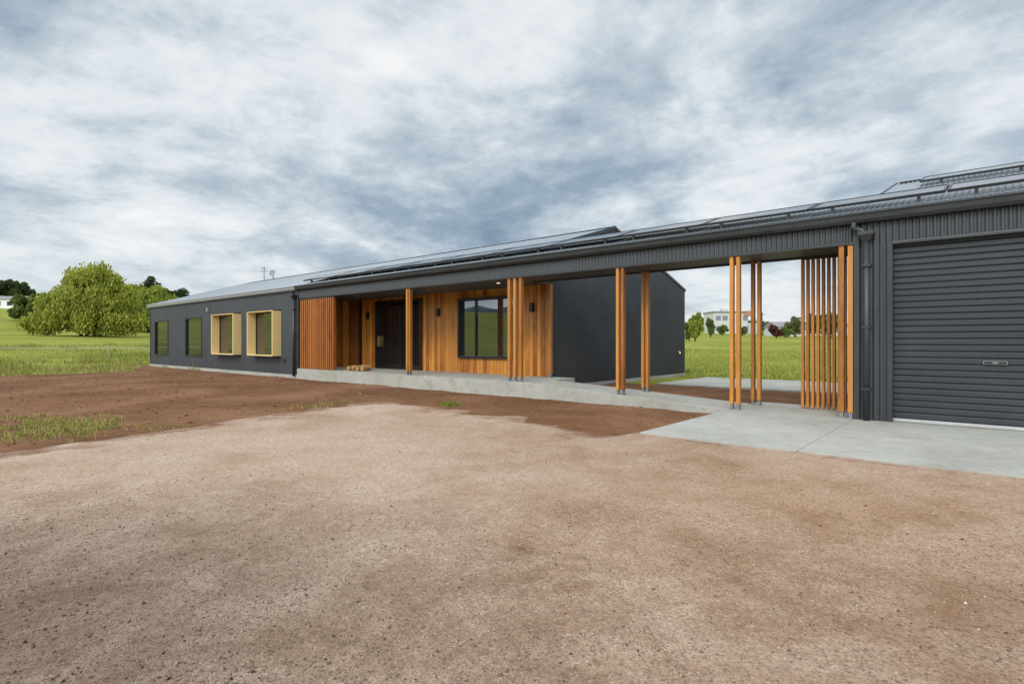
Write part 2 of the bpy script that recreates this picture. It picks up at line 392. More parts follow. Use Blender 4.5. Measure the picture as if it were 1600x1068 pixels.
# timber wall
TY = 11.5; BP = .13
def board_wall_x(m, x0, x1, z0, z1):
    ks = [k*BP-TY for k in range(math.floor((x0+TY)/BP)+1, math.ceil((x1+TY)/BP)+1) if x0+.01 < k*BP-TY < x1-.01]
    pts = [(x0, 0)]
    for g in ks: pts += [(g-.006, 0), (g-.004, .014), (g+.004, .014), (g+.006, 0)]
    pts.append((x1, 0))
    m.strip([(a, TY+o, z0) for a, o in pts], [(a, TY+o, z1) for a, o in pts])
DOOR = (-16.07, -13.65, .3, 2.58); BIGW = (-11.95, -9.75, .74, 2.46)
m = MB(); x = -17.0
for a, b, c, d_ in (DOOR, BIGW):
    board_wall_x(m, x, a, .3, 2.7)
    if c > .35: board_wall_x(m, a, b, .3, c)
    board_wall_x(m, a, b, d_, 2.7); x = b
board_wall_x(m, x, HX1+.02, .3, 2.7)
m.build('timber_wall', M['boards'], house)
m = MB(); ys = [(D+.04, 0)]
for k in range(1, 14):
    g = D+.04+k*BP
    if g < TY-.02: ys += [(g-.006, 0), (g-.004, .012), (g+.004, .012), (g+.006, 0)]
ys.append((TY+.2, 0))
m.strip([(-17.82-o, y, .3) for y, o in ys], [(-17.82-o, y, 2.7) for y, o in ys]); m.build('timber_wall', M['boards'], house)
dr = MB().box(-17.8, -17.02, TY+.06, TY+.11, .31, 2.5).build('entry_door', M['darkwood'], house, bevel=.004)
MB().box(-17.82, -17.02, TY+.03, TY+.2, 2.5, 2.7).build('door_head', M['darkwood'], house)
MB().box(-17.02, -16.9, TY-.04, TY+.12, .3, 2.7).build('door_jamb', M['black'], house)
MB().tube([(-17.12, TY+.02, 1.1), (-17.12, TY+.02, 1.6)], .015, 8).build('handle', M['black'], dr)
MB().box(HX1-.02, HX1+.05, TY-.03, TY+.05, .3, 2.7).build('corner_trim', M['trim'], house)

def window(parent, x0, x1, z0, z1, y, mull, fw=.05, name='window', proud=.03, depth=.1, mat='black', mw=.022, glass='glass'):
    m = MB().ring(x0-.01, x1+.01, y-proud, y+depth, z0-.01, z1+.01, fw+.01, fw+.01)
    f = m.build(name, M[mat], parent, bevel=.004)
    for q in mull: MB().box(q-mw, q+mw, y+.005, y+depth-.005, z0+fw, z1-fw).build('mullion', M[mat], f)
    e = [x0+fw]+list(mull)+[x1-fw]
    for i, (a, b) in enumerate(zip(e[:-1], e[1:])):
        MB().box(a-.02, b+.02, y+.045+.012*i, y+.055+.012*i, z0+fw-.02, z1-fw+.02).build('pane', M[glass], f)
    return f
window(house, *WINS[0], D, []); window(house, *WINS[1], D, [])
for (a, b, c, d_) in BOXW:
    p_ = .32; th = .05
    s_ = MB().ring(a, b, D-p_, D+.10, c, d_, th, .035).build('box_window', M['gold'], house, bevel=.003)
    MB().box(a-.015, b+.015, D-p_-.012, D+.08, d_+.002, d_+.025).build('head_flashing', M['trim'], s_)
    MB().box(a-.015, b+.015, D-p_-.012, D+.08, c-.025, c-.002).build('sill', M['trim'], s_)
    MB().ring(a+th, b-th, D-.01, D+.08, c+.035, d_-.035, .04, .04).build('frame', M['black'], s_)
    MB().box(a+th+.03, b-th-.03, D+.01, D+.02, c+.065, d_-.065).build('pane', M['glass'], s_)
window(house, *BIGW, TY, [-11.3], fw=.055, proud=.08, mw=.014)
gd = window(house, *DOOR, TY, [-14.75], fw=.07, name='sliding_door', proud=.05, mw=.04, glass='doorglass')
MB().box(-15.92, -15.86, TY-.06, TY+.04, 1.05, 1.4).tube([(-15.89, TY-.09, 1.15), (-15.75, TY-.09, 1.15)], .014, 8).build('handle', M['brass'], gd)
for x in (-16.5, -12.85, -9.16):
    MB().box(x-.045, x+.045, TY-.10, TY-.002, 1.99, 2.23).build('wall_light', M['black'], house, bevel=.006)
MB().box(-25.5, -25.4, D-.1, D-.014, 2.5, 2.66).build('wall_light', M['grey'], house, bevel=.006)
MB().box(-18.95, -18.75, D-.07, D, .5, .62).build('meter_cover', M['trim'], house, bevel=.01)
MB().tube([(HX1+.02, 19.1, .85), (HX1+.12, 19.1, .85), (HX1+.13, 19.1, .78)], .018, 8).box(HX1+.07, HX1+.11, 19.03, 19.17, .85, .885).build('garden_tap', M['brass'], house)

def downpipe(parent, x):
    o = MB().tube([(x, D-.085, 2.68), (x, D-.085, .03)], .045, 14).build('downpipe', M['trim'], parent, smooth=True)
    r = MB(); y0, y1 = D-.18, D-.03
    r.hexa([(x-.05, y0+.05, 2.67), (x+.05, y0+.05, 2.67), (x+.05, y1, 2.67), (x-.05, y1, 2.67), (x-.09, y0, 2.75), (x+.09, y0, 2.75), (x+.09, y1, 2.75), (x-.09, y1, 2.75)])
    r.box(x-.10, x+.10, y0-.01, y1, 2.752, 2.81)
    r.tube([(x-.16, D-.09, 2.96), (x-.16, D-.10, 2.88), (x-.1, D-.11, 2.85), (x-.02, D-.12, 2.805)], .040, 12)
    r.build('rain_head', M['trim'], o, bevel=.004)
    for z in (.5, 1.4, 2.3): MB().box(x-.056, x+.056, D-.14, D-.01, z, z+.03).build('bracket', M['trim'], o)
downpipe(house, -18.05); downpipe(gar, -1.38)

# slats and posts
def post(parent, xs, y, zb, zt=2.67, w=.06, dpt=.09, mat='slat'):
    f = MB()
    for x in xs: f.box(x-w/2+.012, x+w/2-.012, y-dpt/2+.012, y+dpt/2-.012, zb+.0125, zb+.089)
    f.box(min(xs)-w/2, max(xs)+w/2, y-.05, y+.05, zb-.005, zb+.012)
    o = f.build('timber_post', M['galv'], parent)
    for x in xs: MB().box(x-w/2, x+w/2, y-dpt/2, y+dpt/2, zb+.09, zt).build('slat', M[mat], o, bevel=.004)
    return o
FY = D+.05; RP = RW-.14
post(house, (-12.09, -11.98), FY, .3)
post(house, (-8.40, -8.23, -8.06), FY, .3, w=.075)
post(house, (-8.47,), 11.33, .3, w=.09)
post(walk, (-5.57, -5.46), FY, .165); post(walk, (-3.36, -3.25), FY, .05)
post(walk, (-5.52, -5.42), RP, .16); post(walk, (-3.31, -3.20), RP, .05)
post(walk, (-1.72, -1.60), FY, .05, w=.07)
def screen(parent, x0, x1, n, y, zb, w, dpt, mat):
    s = MB().box(x0, x1, y-.03, y+.03, 2.62, 2.66).build('slat_screen', M['trim'], parent)
    for i in range(n):
        x = x0+w/2+(x1-x0-w)*i/(n-1)
        MB().box(x-w/2, x+w/2, y-dpt/2, y+dpt/2, zb, 2.619).build('slat', M[mat], s, bevel=.003)
screen(house, -17.78, -15.75, 17, FY, .315, .06, .09, 'slatred')
screen(walk, -2.50, -1.58, 12, RP, .065, .044, .085, 'slat')

# walkway roof
WX0, WX1 = HX1+.05, -1.54
MB().corr_roof(WX0, WX1, 9.56, 3.11, RW+.02, roofz(RW+.02)).build('roof', M['roof'], walk, smooth=True)
MB().corr_x(HX1, WX1, D, 2.68, 2.95).build('fascia', M['clad'], walk, smooth=True)
MB().corr_x(HX1+.03, WX1, RW, 2.68, roofz(RW)-.02).build('fascia', M['clad'], walk, smooth=True)
MB().box(HX1, WX1, D-.02, D+.02, 2.655, 2.69).build('fascia_trim', M['trim'], walk)
MB().box(HX1+.03, WX1, RW-.02, RW+.02, 2.655, 2.69).build('fascia_trim', M['trim'], walk)
MB().box(HX1+.001, WX1, D+.022, RW-.022, 2.69, 2.72).build('soffit', M['soffit'], walk)
MB().extr_x(GUT, HX1+.101, WX1).build('gutter', M['trim'], walk)

# garage
GX0, GX1 = -1.52, 7.0; DX0, DX1, DZ = -1.08, 2.6, 2.62
corr_front(GX0, GX1, D, .06, 2.95, [(DX0, DX1, .06, DZ)]).build('front_wall', M['clad'], gar, smooth=True)
for x in (GX0, GX1):
    MB().corr_y(D, YB, x, 0, lambda y: roofz(y)-.03).build('side_wall', M['clad'], gar, smooth=True)
MB().corr_x(GX0, GX1, YB, 0, 3.1).build('rear_wall', M['clad'], gar, smooth=True)
two_slopes(GX0-.02, GX1+.1).build('roof', M['roof'], gar, smooth=True)
barge(GX0-.05, GX0-.021, 10.85, RY-.001, gar, M['trim'], .07); barge(GX0-.05, GX0-.021, RY+.001, YB, gar, M['trim'], .07)
m = MB(); ridge(m, GX0, GX1); m.build('ridge_cap', M['roof'], gar)
MB().extr_x(GUT, WX1+.001, GX1+.1).build('gutter', M['trim'], gar)
MB().box(GX0-.03, GX0+.04, D-.028, D+.03, .055, 2.94).build('corner_trim', M['trim'], gar)
MB().box(DX0-.05, DX0+.01, D-.03, D+.14, .055, DZ+.03).box(DX1-.01, DX1+.05, D-.03, D+.14, .055, DZ+.03).box(DX0+.01, DX1-.01, D-.028, D+.14, DZ-.02, DZ+.028).build('door_frame', M['trim'], gar, bevel=.003)
MB().box(DX0+.012, DX1-.012, D-.034, D-.029, DZ+.006, DZ+.016).build('head_trim', M['edge'], gar)
pt = .088; nz = int((DZ-.1)/pt*10); prof = []
for i in range(nz+1):
    z = .1+i*pt/10; ph = i % 10
    prof.append((D+.085+(.016 if ph == 0 else (.0 if 2 <= ph <= 8 else .007)), z))
rd = MB().strip([(DX0, y, z) for y, z in prof], [(DX1, y, z) for y, z in prof]).build('roller_door', M['door'], gar, smooth=False)
MB().box(DX0+.005, DX1-.005, D+.06, D+.12, .058, .1).build('bottom_rail', M['rail'], rd, bevel=.004)
lx, lz = .045, .925
lk = MB().box(lx-.115, lx+.115, D+.066, D+.09, lz-.017, lz+.017).build('lock_plate', M['black'], rd, bevel=.003)
MB().ring(lx-.12, lx+.12, D+.070, D+.075, lz-.021, lz+.021, .004, .004).build('plate_border', M['rail'], lk)
MB().box(lx-.028, lx+.028, D+.06, D+.0655, lz-.004, lz+.004).build('keyhole', M['rail'], lk)

# solar panels
slope = math.atan(.3)
sol = thing('solar_panel', 'dark solar panel', 'solar panel', local=True, group='solar panels along the roof edge')
PW, PD = 1.72, 1.02
fr = MB(); o4 = [(-PW/2, 0), (PW/2, 0), (PW/2, PD), (-PW/2, PD)]; i4 = [(-PW/2+.03, .03), (PW/2-.03, .03), (PW/2-.03, PD-.03), (-PW/2+.03, PD-.03)]
vs = [(a, b, 0) for a, b in o4]+[(a, b, 0) for a, b in i4]+[(a, b, .04) for a, b in o4]+[(a, b, .04) for a, b in i4]; fs = []
for k in range(4):
    n = (k+1) % 4; fs += [(k, n, 4+n, 4+k), (8+n, 8+k, 12+k, 12+n), (n, k, 8+k, 8+n), (4+k, 4+n, 12+n, 12+k)]
fr.add(vs, fs).build('frame', M['frame'], sol)
MB().box(-PW/2+.028, PW/2-.028, .028, PD-.028, .012, .034).build('cell_sheet', M['cells'], sol)
for sx in (-.55, .55):
    MB().box(sx-.02, sx+.02, .1, .16, -.085, -.002).build('bracket', M['galv'], sol)
def copy_thing(root):
    r = root.copy(); C.objects.link(r)
    for ch in root.children:
        c = ch.copy(); C.objects.link(c); c.parent = r
        for g in ch.children:
            d_ = g.copy(); C.objects.link(d_); d_.parent = c
    return r
first = True
def place_panel(x, y, lift, label, group):
    global first
    o = sol if first else copy_thing(sol); first = False
    o.location = (x, y, roofz(y)+lift); o.rotation_euler = (slope, 0, 0); o['label'] = label; o['group'] = group
for i in range(13):
    place_panel(-17.0+1.74*i, 9.80, .090, 'dark solar panel in the single row along the front roof edge', 'solar panels along the front roof edge')
for i in range(4):
    place_panel(-.15+1.74*i, 12.9, .07, 'dark solar panel in the upper row near the garage ridge', 'solar panels near the garage ridge')

# roof gear
ax, ay = P(392, 30.9)
an = thing('antenna', 'thin pole antenna with short crossbars on the far roof ridge', 'antenna', (ax, RY, roofz(RY)))
MB().tube([(ax, RY, roofz(RY)-.05), (ax, RY, 5.45)], .022, 8).build('mast', M['edge'], an)
for z, w in ((5.38, .16), (5.2, .22)):
    MB().tube([(ax-w*.75, RY-w*.65, z), (ax+w*.75, RY+w*.65, z)], .014, 6).build('crossbar', M['edge'], an)
bx, by = P(425, 30.8)
dish = thing('satellite_dish', 'small grey flat dish on a short pole on the far roof ridge', 'dish', (bx, RY, roofz(RY)), rotz=YAW-.35, local=True)
MB().tube([(0, .06, -.05), (0, .06, .34)], .025, 8).build('pole', M['edge'], dish)
mm = MB(); n = 16; pts = [(0, .06, .36)]
for r_, yy in ((.11, .045), (.21, .0)):
    pts += [(1.05*r_*max(-.85, min(.85, 1.25*math.cos(2*PI*k/n))), yy, .36+.8*r_*max(-.85, min(.85, 1.25*math.sin(2*PI*k/n)))) for k in range(n)]
mm.add(pts, [(0, 1+k, 1+(k+1) % n) for k in range(n)]+[(1+k, 17+k, 17+(k+1) % n, 1+(k+1) % n) for k in range(n)])
mm.build('dish_face', M['grey'], dish, smooth=True)
MB().tube([(0, .0, .2), (0, -.2, .3), (0, -.2, .38)], .015, 6).build('feed_arm', M['black'], dish)

# logs by the porch
for i, (x, y, r_, a) in enumerate([(-15.35, 10.05, .075, .3), (-15.12, 10.1, .085, -.2), (-14.9, 10.05, .07, .5), (-14.68, 10.12, .08, .1), (-15.0, 10.35, .09, -.4)]):
    lb = ['leftmost small tan log on the porch beside the red slat screen', 'second small tan log from the left on the porch beside the slat screen', 'third small tan log from the left on the porch floor', 'rightmost small tan log on the porch floor nearest the glass door', 'small tan log lying behind the front row of logs on the porch'][i]
    o = thing('firewood_log', lb, 'log', (x, y, .3+r_), rotz=a, local=True, group='small logs on the porch')
    MB().tube([(0, -.16, 0), (0, -.12, .0), (0, .1, .004), (0, .15, 0)], [r_*.85, r_, r_*.96, r_*.86], 9).build('log_body', M['log'], o)

# ------------------------------------------------------------------ pebbles, clods, grass
OCT = np.array([(1, 0, 0), (-1, 0, 0), (0, 1, 0), (0, -1, 0), (0, 0, 1), (0, 0, -1)], float)
OF = np.array([(0, 2, 4), (2, 1, 4), (1, 3, 4), (3, 0, 4), (2, 0, 5), (1, 2, 5), (3, 1, 5), (0, 3, 5)])
def stones(name, x, y, z, r, cols, label):
    n = len(x); V = OCT[None]*(1+.45*(rng.random((n, 6, 1))-.5))*np.stack([r*(.8+.6*rng.random(n)), r*(.8+.4*rng.random(n)), r*(.5+.35*rng.random(n))], -1)[:, None]
    V += rng.normal(0, .18, V.shape)*r[:, None, None]
    a = rng.random(n)*2*PI; c, s = np.cos(a)[:, None], np.sin(a)[:, None]
    vx = V[..., 0]*c-V[..., 1]*s; vy = V[..., 0]*s+V[..., 1]*c
    V = np.stack([vx+x[:, None], vy+y[:, None], V[..., 2]+(z+r*.2)[:, None]], -1).reshape(-1, 3)
    Fc = (OF[None]+6*np.arange(n)[:, None, None]).reshape(-1, 3)
    return tag(npmesh(name, V, Fc, M['stone'], np.repeat(cols, 6, 0)), label, 'stones', kind='stuff')
n = 95000
s = 1.5+8.5*rng.random(n)**1.3; px = rng.uniform(-350, 1900, n)
x, y = P(px, s); d_ = grav_d(x, y); keep = (d_ > .1)&(y < 6.42)|((d_ > .1)&(x < -3.45))
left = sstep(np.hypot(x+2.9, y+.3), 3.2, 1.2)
keep &= rng.random(n) < .10+.5*sstep(fbm(x/1.0, y/1.0, 61, 5), -.1, .4)+.5*left
x, y, s, d_, left = x[keep], y[keep], s[keep], d_[keep], left[keep]; n = len(x)
r = np.clip(.0032*np.exp(rng.normal(0, .42, n)), .0014, .010)
pal = np.array([(.10, .068, .053), (.2, .133, .095), (.33, .225, .158), (.40, .29, .21), (.45, .355, .28), (.23, .175, .145), (.29, .165, .108)])
cols = pal[rng.choice(7, n, p=[.18, .21, .24, .13, .04, .1, .10])]*(.8+.4*rng.random((n, 1)))*(1-.5*left[:, None])  # pebbles in the near left corner carry the same painted darkening
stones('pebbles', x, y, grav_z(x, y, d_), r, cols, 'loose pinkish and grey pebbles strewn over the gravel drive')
n = 6000
x = rng.uniform(-27, -3.5, n); y = rng.uniform(0, 9.5, n); d_ = soil_d(x, y); keep = (d_ > .4)&(grav_d(x, y) < .15)
x, y, d_ = x[keep], y[keep], d_[keep]; n = len(x)
r = np.clip(.011*np.exp(rng.normal(0, .5, n)), .005, .04)
cols = np.array([(.16, .077, .040), (.21, .11, .062), (.105, .052, .03), (.29, .18, .12)])[rng.choice(4, n, p=[.4, .3, .2, .1])]
stones('soil_clods', x, y, soil_z(x, y, d_), r, cols, 'crumbly brown clods over the bare soil')

def blades(name, x, y, z, h, w, cols, label, lean=.5):
    n = len(x); a = rng.random(n)*2*PI; ca, sa = np.cos(a), np.sin(a)
    b = rng.random(n)*2*PI; ln = h*lean*rng.random(n); lx, ly = np.cos(b)*ln, np.sin(b)*ln
    Vv = np.zeros((n, 5, 3))
    Vv[:, 0] = np.stack([x-ca*w, y-sa*w, z], -1); Vv[:, 1] = np.stack([x+ca*w, y+sa*w, z], -1)
    Vv[:, 2] = np.stack([x-ca*w*.7+lx*.35, y-sa*w*.7+ly*.35, z+h*.55], -1); Vv[:, 3] = np.stack([x+ca*w*.7+lx*.35, y+sa*w*.7+ly*.35, z+h*.55], -1)
    Vv[:, 4] = np.stack([x+lx, y+ly, z+h*(1-.25*lean)], -1)
    Fc = (np.array([(0, 1, 3), (0, 3, 2), (2, 3, 4)])[None]+5*np.arange(n)[:, None, None]).reshape(-1, 3)
    return tag(npmesh(name, Vv.reshape(-1, 3), Fc, M['blade'], np.repeat(cols, 5, 0)), label, 'grass', kind='stuff')
GP = np.array([(.14, .175, .023), (.20, .235, .034), (.27, .285, .05), (.09, .12, .02), (.42, .33, .13), (.33, .29, .09)])
def gcol(n, p): return GP[rng.choice(6, n, p=p)]*(.75+.5*rng.random((n, 1)))
n = 60000
x = -26-40*rng.random(n)**1.6; y = rng.uniform(-1, 22, n)
keep = ((soil_d(x, y) < .25)&~((x > -33.2)&(y > 9.5))); x, y = x[keep], y[keep]
cl = fbm(x/2.2, y/2.2, 71, 4); keep = rng.random(len(x)) < .25+.75*sstep(cl, -.1, .4); x, y, cl = x[keep], y[keep], cl[keep]; n = len(x)
h = (.07+.16*rng.random(n))*(1+1.6*sstep(cl, .1, .5))
cg = gcol(n, [.18, .22, .2, .14, .12, .14]); dry = sstep(fbm(x/5, y/3, 77, 3), -.1, .3)[:, None]*.65
blades('grass', x, y, tz(x, y)-.01, h, .009+.006*rng.random(n), cg*(1-dry)+np.array((.31, .26, .10))*dry*(.7+.5*rng.random((n, 1))), 'meadow grass growing on the paddock left of the house')
n = 6500
x = rng.normal(-10.0, 1.2, n); y = rng.normal(1.7, .65, n); q = ((x+10.0)/2.3)**2+((y-1.7-.22*(x+10.0))/.95)**2+2.2*fbm(x/.45, y/.45, 81, 4)
k = q < .65; x, y = x[k], y[k]; n = len(x)
blades('grass', x, y, np.zeros(n)-.01, .03+.075*rng.random(n), .004+.003*rng.random(n), gcol(n, [.12, .2, .2, .05, .23, .2]), 'straggly patch of green and straw grass beside the gravel drive', 1.2)
n = 260
x = rng.normal(-7.75, .12, n); y = rng.normal(7.2, .07, n)
blades('grass_tuft', x, y, np.zeros(n)-.01, .04+.09*rng.random(n), .006+.004*rng.random(n), gcol(n, [.3, .4, .2, .1, 0, 0]), 'single green grass tuft at the gravel edge below the porch', .8)
n = 3000
x = rng.uniform(-12, -8.4, n); y = rng.uniform(1.6, 6.5, n); k = (np.abs(grav_d(x, y)-.1) < .35)&(fbm(x/.5, y/.5, 83, 3) > .06); x, y = x[k], y[k]; n = len(x)
blades('grass', x, y, np.zeros(n)-.01, .03+.07*rng.random(n), .004+.003*rng.random(n), gcol(n, [.1, .2, .2, 0, .3, .2]), 'sparse straw coloured grass along the left gravel edge', .9)
n = 45000
x = rng.uniform(-30, 6, n); y = 18.5+34*rng.random(n)**1.4; keep = ~((y < 20)&((x < -8.4)|(x > -1.7))); x, y = x[keep], y[keep]; n = len(x)
blades('grass', x, y, tz(x, y)-.01, .05+.11*rng.random(n), .010+.006*rng.random(n), gcol(n, [.2, .28, .25, .07, .08, .12]), 'mown green grass of the paddock behind the house')

# ------------------------------------------------------------------ trees
def tree(name, label, px, s, blobs, trunks, n, size, pal, elong=1.0, droop=0, group=None, seed=1, K=9):
    rg = np.random.default_rng(seed)
    x0, y0 = P(px, s); z0 = float(tz(x0, y0))
    root = thing(name, label, 'tree', (x0, y0, z0), rotz=YAW, group=group, local=True)
    m = MB()
    for base, top, r0, lims in trunks:
        b = np.array(base, float); tp = np.array(top, float); mid = (b+tp)/2+rg.normal(0, .04, 3)*np.linalg.norm(tp-b)
        m.tube([b-(0, 0, .3), b+(tp-b)*.1, mid, tp], [r0*1.35, r0, r0*.8, r0*.55], 9)
        for k in lims:
            q = np.array(blobs[k][0], float); h1 = mid+(tp-mid)*rg.random()
            m.tube([h1, (h1+q)/2+rg.normal(0, .15, 3), q], [r0*.5, r0*.32, r0*.1], 7)
    m.build('trunk', M['bark'], root, smooth=True)
    bc = np.array([b[0] for b in blobs], float); br_ = np.array([b[1] for b in blobs], float)
    sc = []; sr = []; sb = []
    for i in range(len(blobs)):
        d = rg.normal(0, 1, (K, 3)); d /= np.linalg.norm(d, axis=1)[:, None]
        for j in range(K):
            sc.append(bc[i]+d[j]*br_[i]*(.45+.5*rg.random())); sr.append(br_[i]*(.26+.26*rg.random())); sb.append(rg.random())
    sc, sr, sb = np.array(sc), np.array(sr), np.array(sb)
    wt = (sr.prod(1))**(2/3); ci = rg.choice(len(sc), n, p=wt/wt.sum())
    dv = rg.normal(0, 1, (n, 3)); dv /= np.linalg.norm(dv, axis=1)[:, None]
    rad = 1.35*rg.random(n)**.5
    p = sc[ci]+dv*sr[ci]*rad[:, None]
    if droop: p[:, 2] -= droop*rg.random(n)**2
    p[:, 2] = np.maximum(p[:, 2], .2+.4*rg.random(n))
    sz = size*(.6+.8*rg.random(n))
    a = rg.normal(0, 1, (n, 3)); a[:, 2] *= .6 if not droop else 0.2
    a /= np.linalg.norm(a, axis=1)[:, None]
    up = rg.normal(0, 1, (n, 3))
    if droop: up = up*.45+np.array((0, 0, -1.))
    b = np.cross(a, up); b /= np.linalg.norm(b, axis=1)[:, None]; c = np.cross(b, a)
    A = a*sz[:, None]*.5; B = c*sz[:, None]*.5*elong
    V = np.stack([p-A*.6-B, p+A*.5-B*.8, p+A+B*.3, p+A*.1+B, p-A+B*.1], 1)
    pal = np.array(pal); lo, hi = pal[0], pal[1]
    tcol = np.clip(.1+.5*rg.random(n)+.45*sb[ci], 0, 1)
    col = lo+(hi-lo)*tcol[:, None]
    Fc = np.arange(n*5).reshape(n, 5)
    npmesh('crown', V.reshape(-1, 3), Fc, M['leaf'], np.repeat(col, 5, 0), parent=root)
    return root
WIL = [(.17, .20, .028), (.43, .44, .075)]
GRN = [(.05, .085, .018), (.18, .235, .05)]
DRK = [(.03, .048, .018), (.09, .125, .04)]
OLV = [(.06, .07, .024), (.20, .19, .065)]
RED = [(.05, .018, .018), (.14, .045, .038)]
LIM = [(.14, .18, .026), (.36, .40, .07)]
wb = [((0, 0, 7.2), (3.4, 3.2, 2.9)), ((-2.6, .5, 6.6), (2.8, 2.8, 2.4)), ((2.4, -.5, 6.8), (2.6, 2.6, 2.5)), ((.6, .5, 9.2), (2.3, 2.2, 1.6)), ((-4.4, 0, 4.6), (2.5, 2.5, 2.3)),
      ((4.6, 0, 4.8), (2.4, 2.6, 2.5)), ((-6.6, .3, 3.1), (2.3, 2.2, 1.5)), ((-8.3, .2, 2.1), (1.9, 1.6, 1.0)), ((6.4, -.2, 3.2), (1.8, 2.0, 2.3)), ((1.4, -2.4, 3.4), (2.8, 2, 2.3)), ((-2.0, -2.4, 3.3), (2.6, 2, 2.0)), ((3.8, -1.6, 2.4), (2.2, 1.6, 1.8)), ((-1.6, .4, 8.9), (1.6, 1.6, 1.2)), ((2.6, .6, 8.8), (1.5, 1.5, 1.2)), ((-4.6, -1.5, 2.4), (2, 1.5, 1.5)), ((0, -2.8, 5.4), (3.2, 1.6, 2.4)), ((5.6, -1, 1.8), (1.8, 1.4, 1.2)), ((3, -2.4, 5.2), (2.4, 1.4, 2.2)), ((-3, -2.4, 5.4), (2.4, 1.4, 2.0)), ((-.4, 2, 2.6), (4.2, 1.2, 1.8))]
tree('willow_tree', 'broad yellow green willow with several trunks standing in the left paddock', 140, 85, wb,
     [((-1.2, 0, 0), (-3.2, .2, 4.6), .20, [4, 6, 7, 1]), ((-.3, -.2, 0), (-.4, 0, 6), .22, [0, 12, 10, 3]), ((.6, 0, 0), (2, .2, 5.6), .20, [2, 9, 13, 3]), ((1.3, .2, 0), (4.2, 0, 4.2), .18, [5, 8, 11])],
     66000, .20, WIL, 2.1, 1.1, seed=3, K=14)
tree('willow_tree', 'smaller yellow green tree behind the right side of the broad willow', 232, 108, [((0, 0, 5.0), (3.4, 3, 2.8)), ((3.6, 0, 4.2), (2.8, 2.5, 2.4)), ((-3, 0, 4.2), (2.5, 2.5, 2.4)), ((1.4, 0, 7), (2.2, 2, 1.6)), ((-2.2, .2, 7.6), (2.2, 2, 1.7)), ((6, 0, 3), (2, 2, 2)), ((-1, -1, 2.6), (3, 2, 1.6)), ((3, -1, 2.2), (3, 2, 1.6)), ((0, -1, 4.5), (3.5, 2, 2.5))],
     [((0, 0, 0), (.3, 0, 4.5), .3, [0, 1, 2, 3]), ((-1, 0, 0), (-2, 0, 5), .25, [4, 2])], 26000, .28, LIM, 1.6, .8, seed=4, K=12)
tree('conifer_tree', 'dark evergreen tree poking up behind the smaller yellow green tree', 238, 122, [((0, 0, 7), (2.4, 1.9, 2.6)), ((.2, 0, 9.2), (1.7, 1.6, 1.5)), ((2, 0, 6.5), (2.2, 2, 2.2)), ((-2, 0, 6.8), (2, 1.6, 2))],
     [((0, 0, 0), (.2, 0, 8), .3, [0, 2])], 9000, .34, DRK, seed=5)
tree('conifer_tree', 'dark evergreen tree just left of the house roof end', 276, 130, [((0, 0, 6), (2.2, 1.8, 2.4)), ((.6, 0, 7.4), (1.4, 1.2, 1.3)), ((-1.6, 0, 5), (1.8, 1.6, 2.3))], [((0, 0, 0), (.1, 0, 6), .3, [0, 2])], 7000, .36, DRK, seed=6)
def rblobs(rg, w, h, k=8):
    out = [((0, 0, h*.5), (w*.8, w*.8, h*.3))]
    for i in range(k):
        zz = h*(.2+.62*(i+.5)/k); ww = w*(1.05-abs(zz/h-.45)*1.25)
        a = rg.random()*2*PI; q = ww*(.35+.35*rg.random())
        out.append(((math.cos(a)*q*1.2, math.sin(a)*q, zz), (w*(.28+.25*rg.random()), w*.4, h*(.1+.08*rg.random()))))
    return out
for i, (px, s_, h, w, pl, lb) in enumerate([
    (40, 118, 6.2, 3.0, GRN, 'dark green tree at the left edge just right of the white house'), (62, 112, 7.2, 2.8, GRN, 'dark green tree directly left of the broad willow'),
    (16, 230, 9, 4.5, DRK, 'dark tree on the hill right behind the white house'), (-8, 228, 8, 4.5, DRK, 'dark tree on the hill at the left frame edge'), (40, 235, 8, 4, DRK, 'dark hill tree above the left end of the willow')]):
    rg = np.random.default_rng(200+i)
    tree('leafy_tree', lb, px, s_, rblobs(rg, w, h), [((0, 0, 0), (0, 0, h*.55), .28, [0, 1, 2, 3])], 7000, .36 if s_ < 150 else .5, pl, 1.2, .4, seed=20+i)
for i, (px, s_, h, w, pl, lb) in enumerate([
    (1086, 95, 5.0, 1.3, LIM, 'light green young tree beside the house end wall'), (1077, 100, 3.6, 1.0, GRN, 'small darker bush tree touching the house end wall'), (1110, 125, 5.0, .95, GRN, 'narrow green upright tree left of the white building'),
    (1128, 150, 3.0, 1.5, GRN, 'low green bush in front of the left side of the white building'), (1160, 150, 2.4, 1.4, OLV, 'low olive bush in front of the orange part of the white building'), (1213, 120, 3.2, 1.6, RED, 'dark red leaved tree seen between posts and slat screen'), (1200, 160, 4.4, 2.4, GRN, 'green tree behind the dark red tree'),
    (1242, 135, 5.6, 2.5, OLV, 'olive brown tree just left of the slat screen'), (1228, 128, 2.8, 1.5, GRN, 'small green tree between the dark red tree and the olive tree'), (1272, 130, 6.5, 2.4, OLV, 'olive tree seen through the left slats of the screen'), (1300, 110, 5.6, 2.4, GRN, 'green tree seen through the right slats of the screen'), (1180, 190, 5.0, 2.6, GRN, 'distant green tree right of the white building'), (1105, 190, 6, 2.8, DRK, 'dark distant tree behind the narrow upright tree')]):
    rg = np.random.default_rng(300+i)
    tree('leafy_tree', lb, px, s_, rblobs(rg, w, h), [((0, 0, 0), (0, 0, h*.55), .12, [0, 1, 2, 3])], 3600, .24, pl, 1.2, .1, seed=40+i)

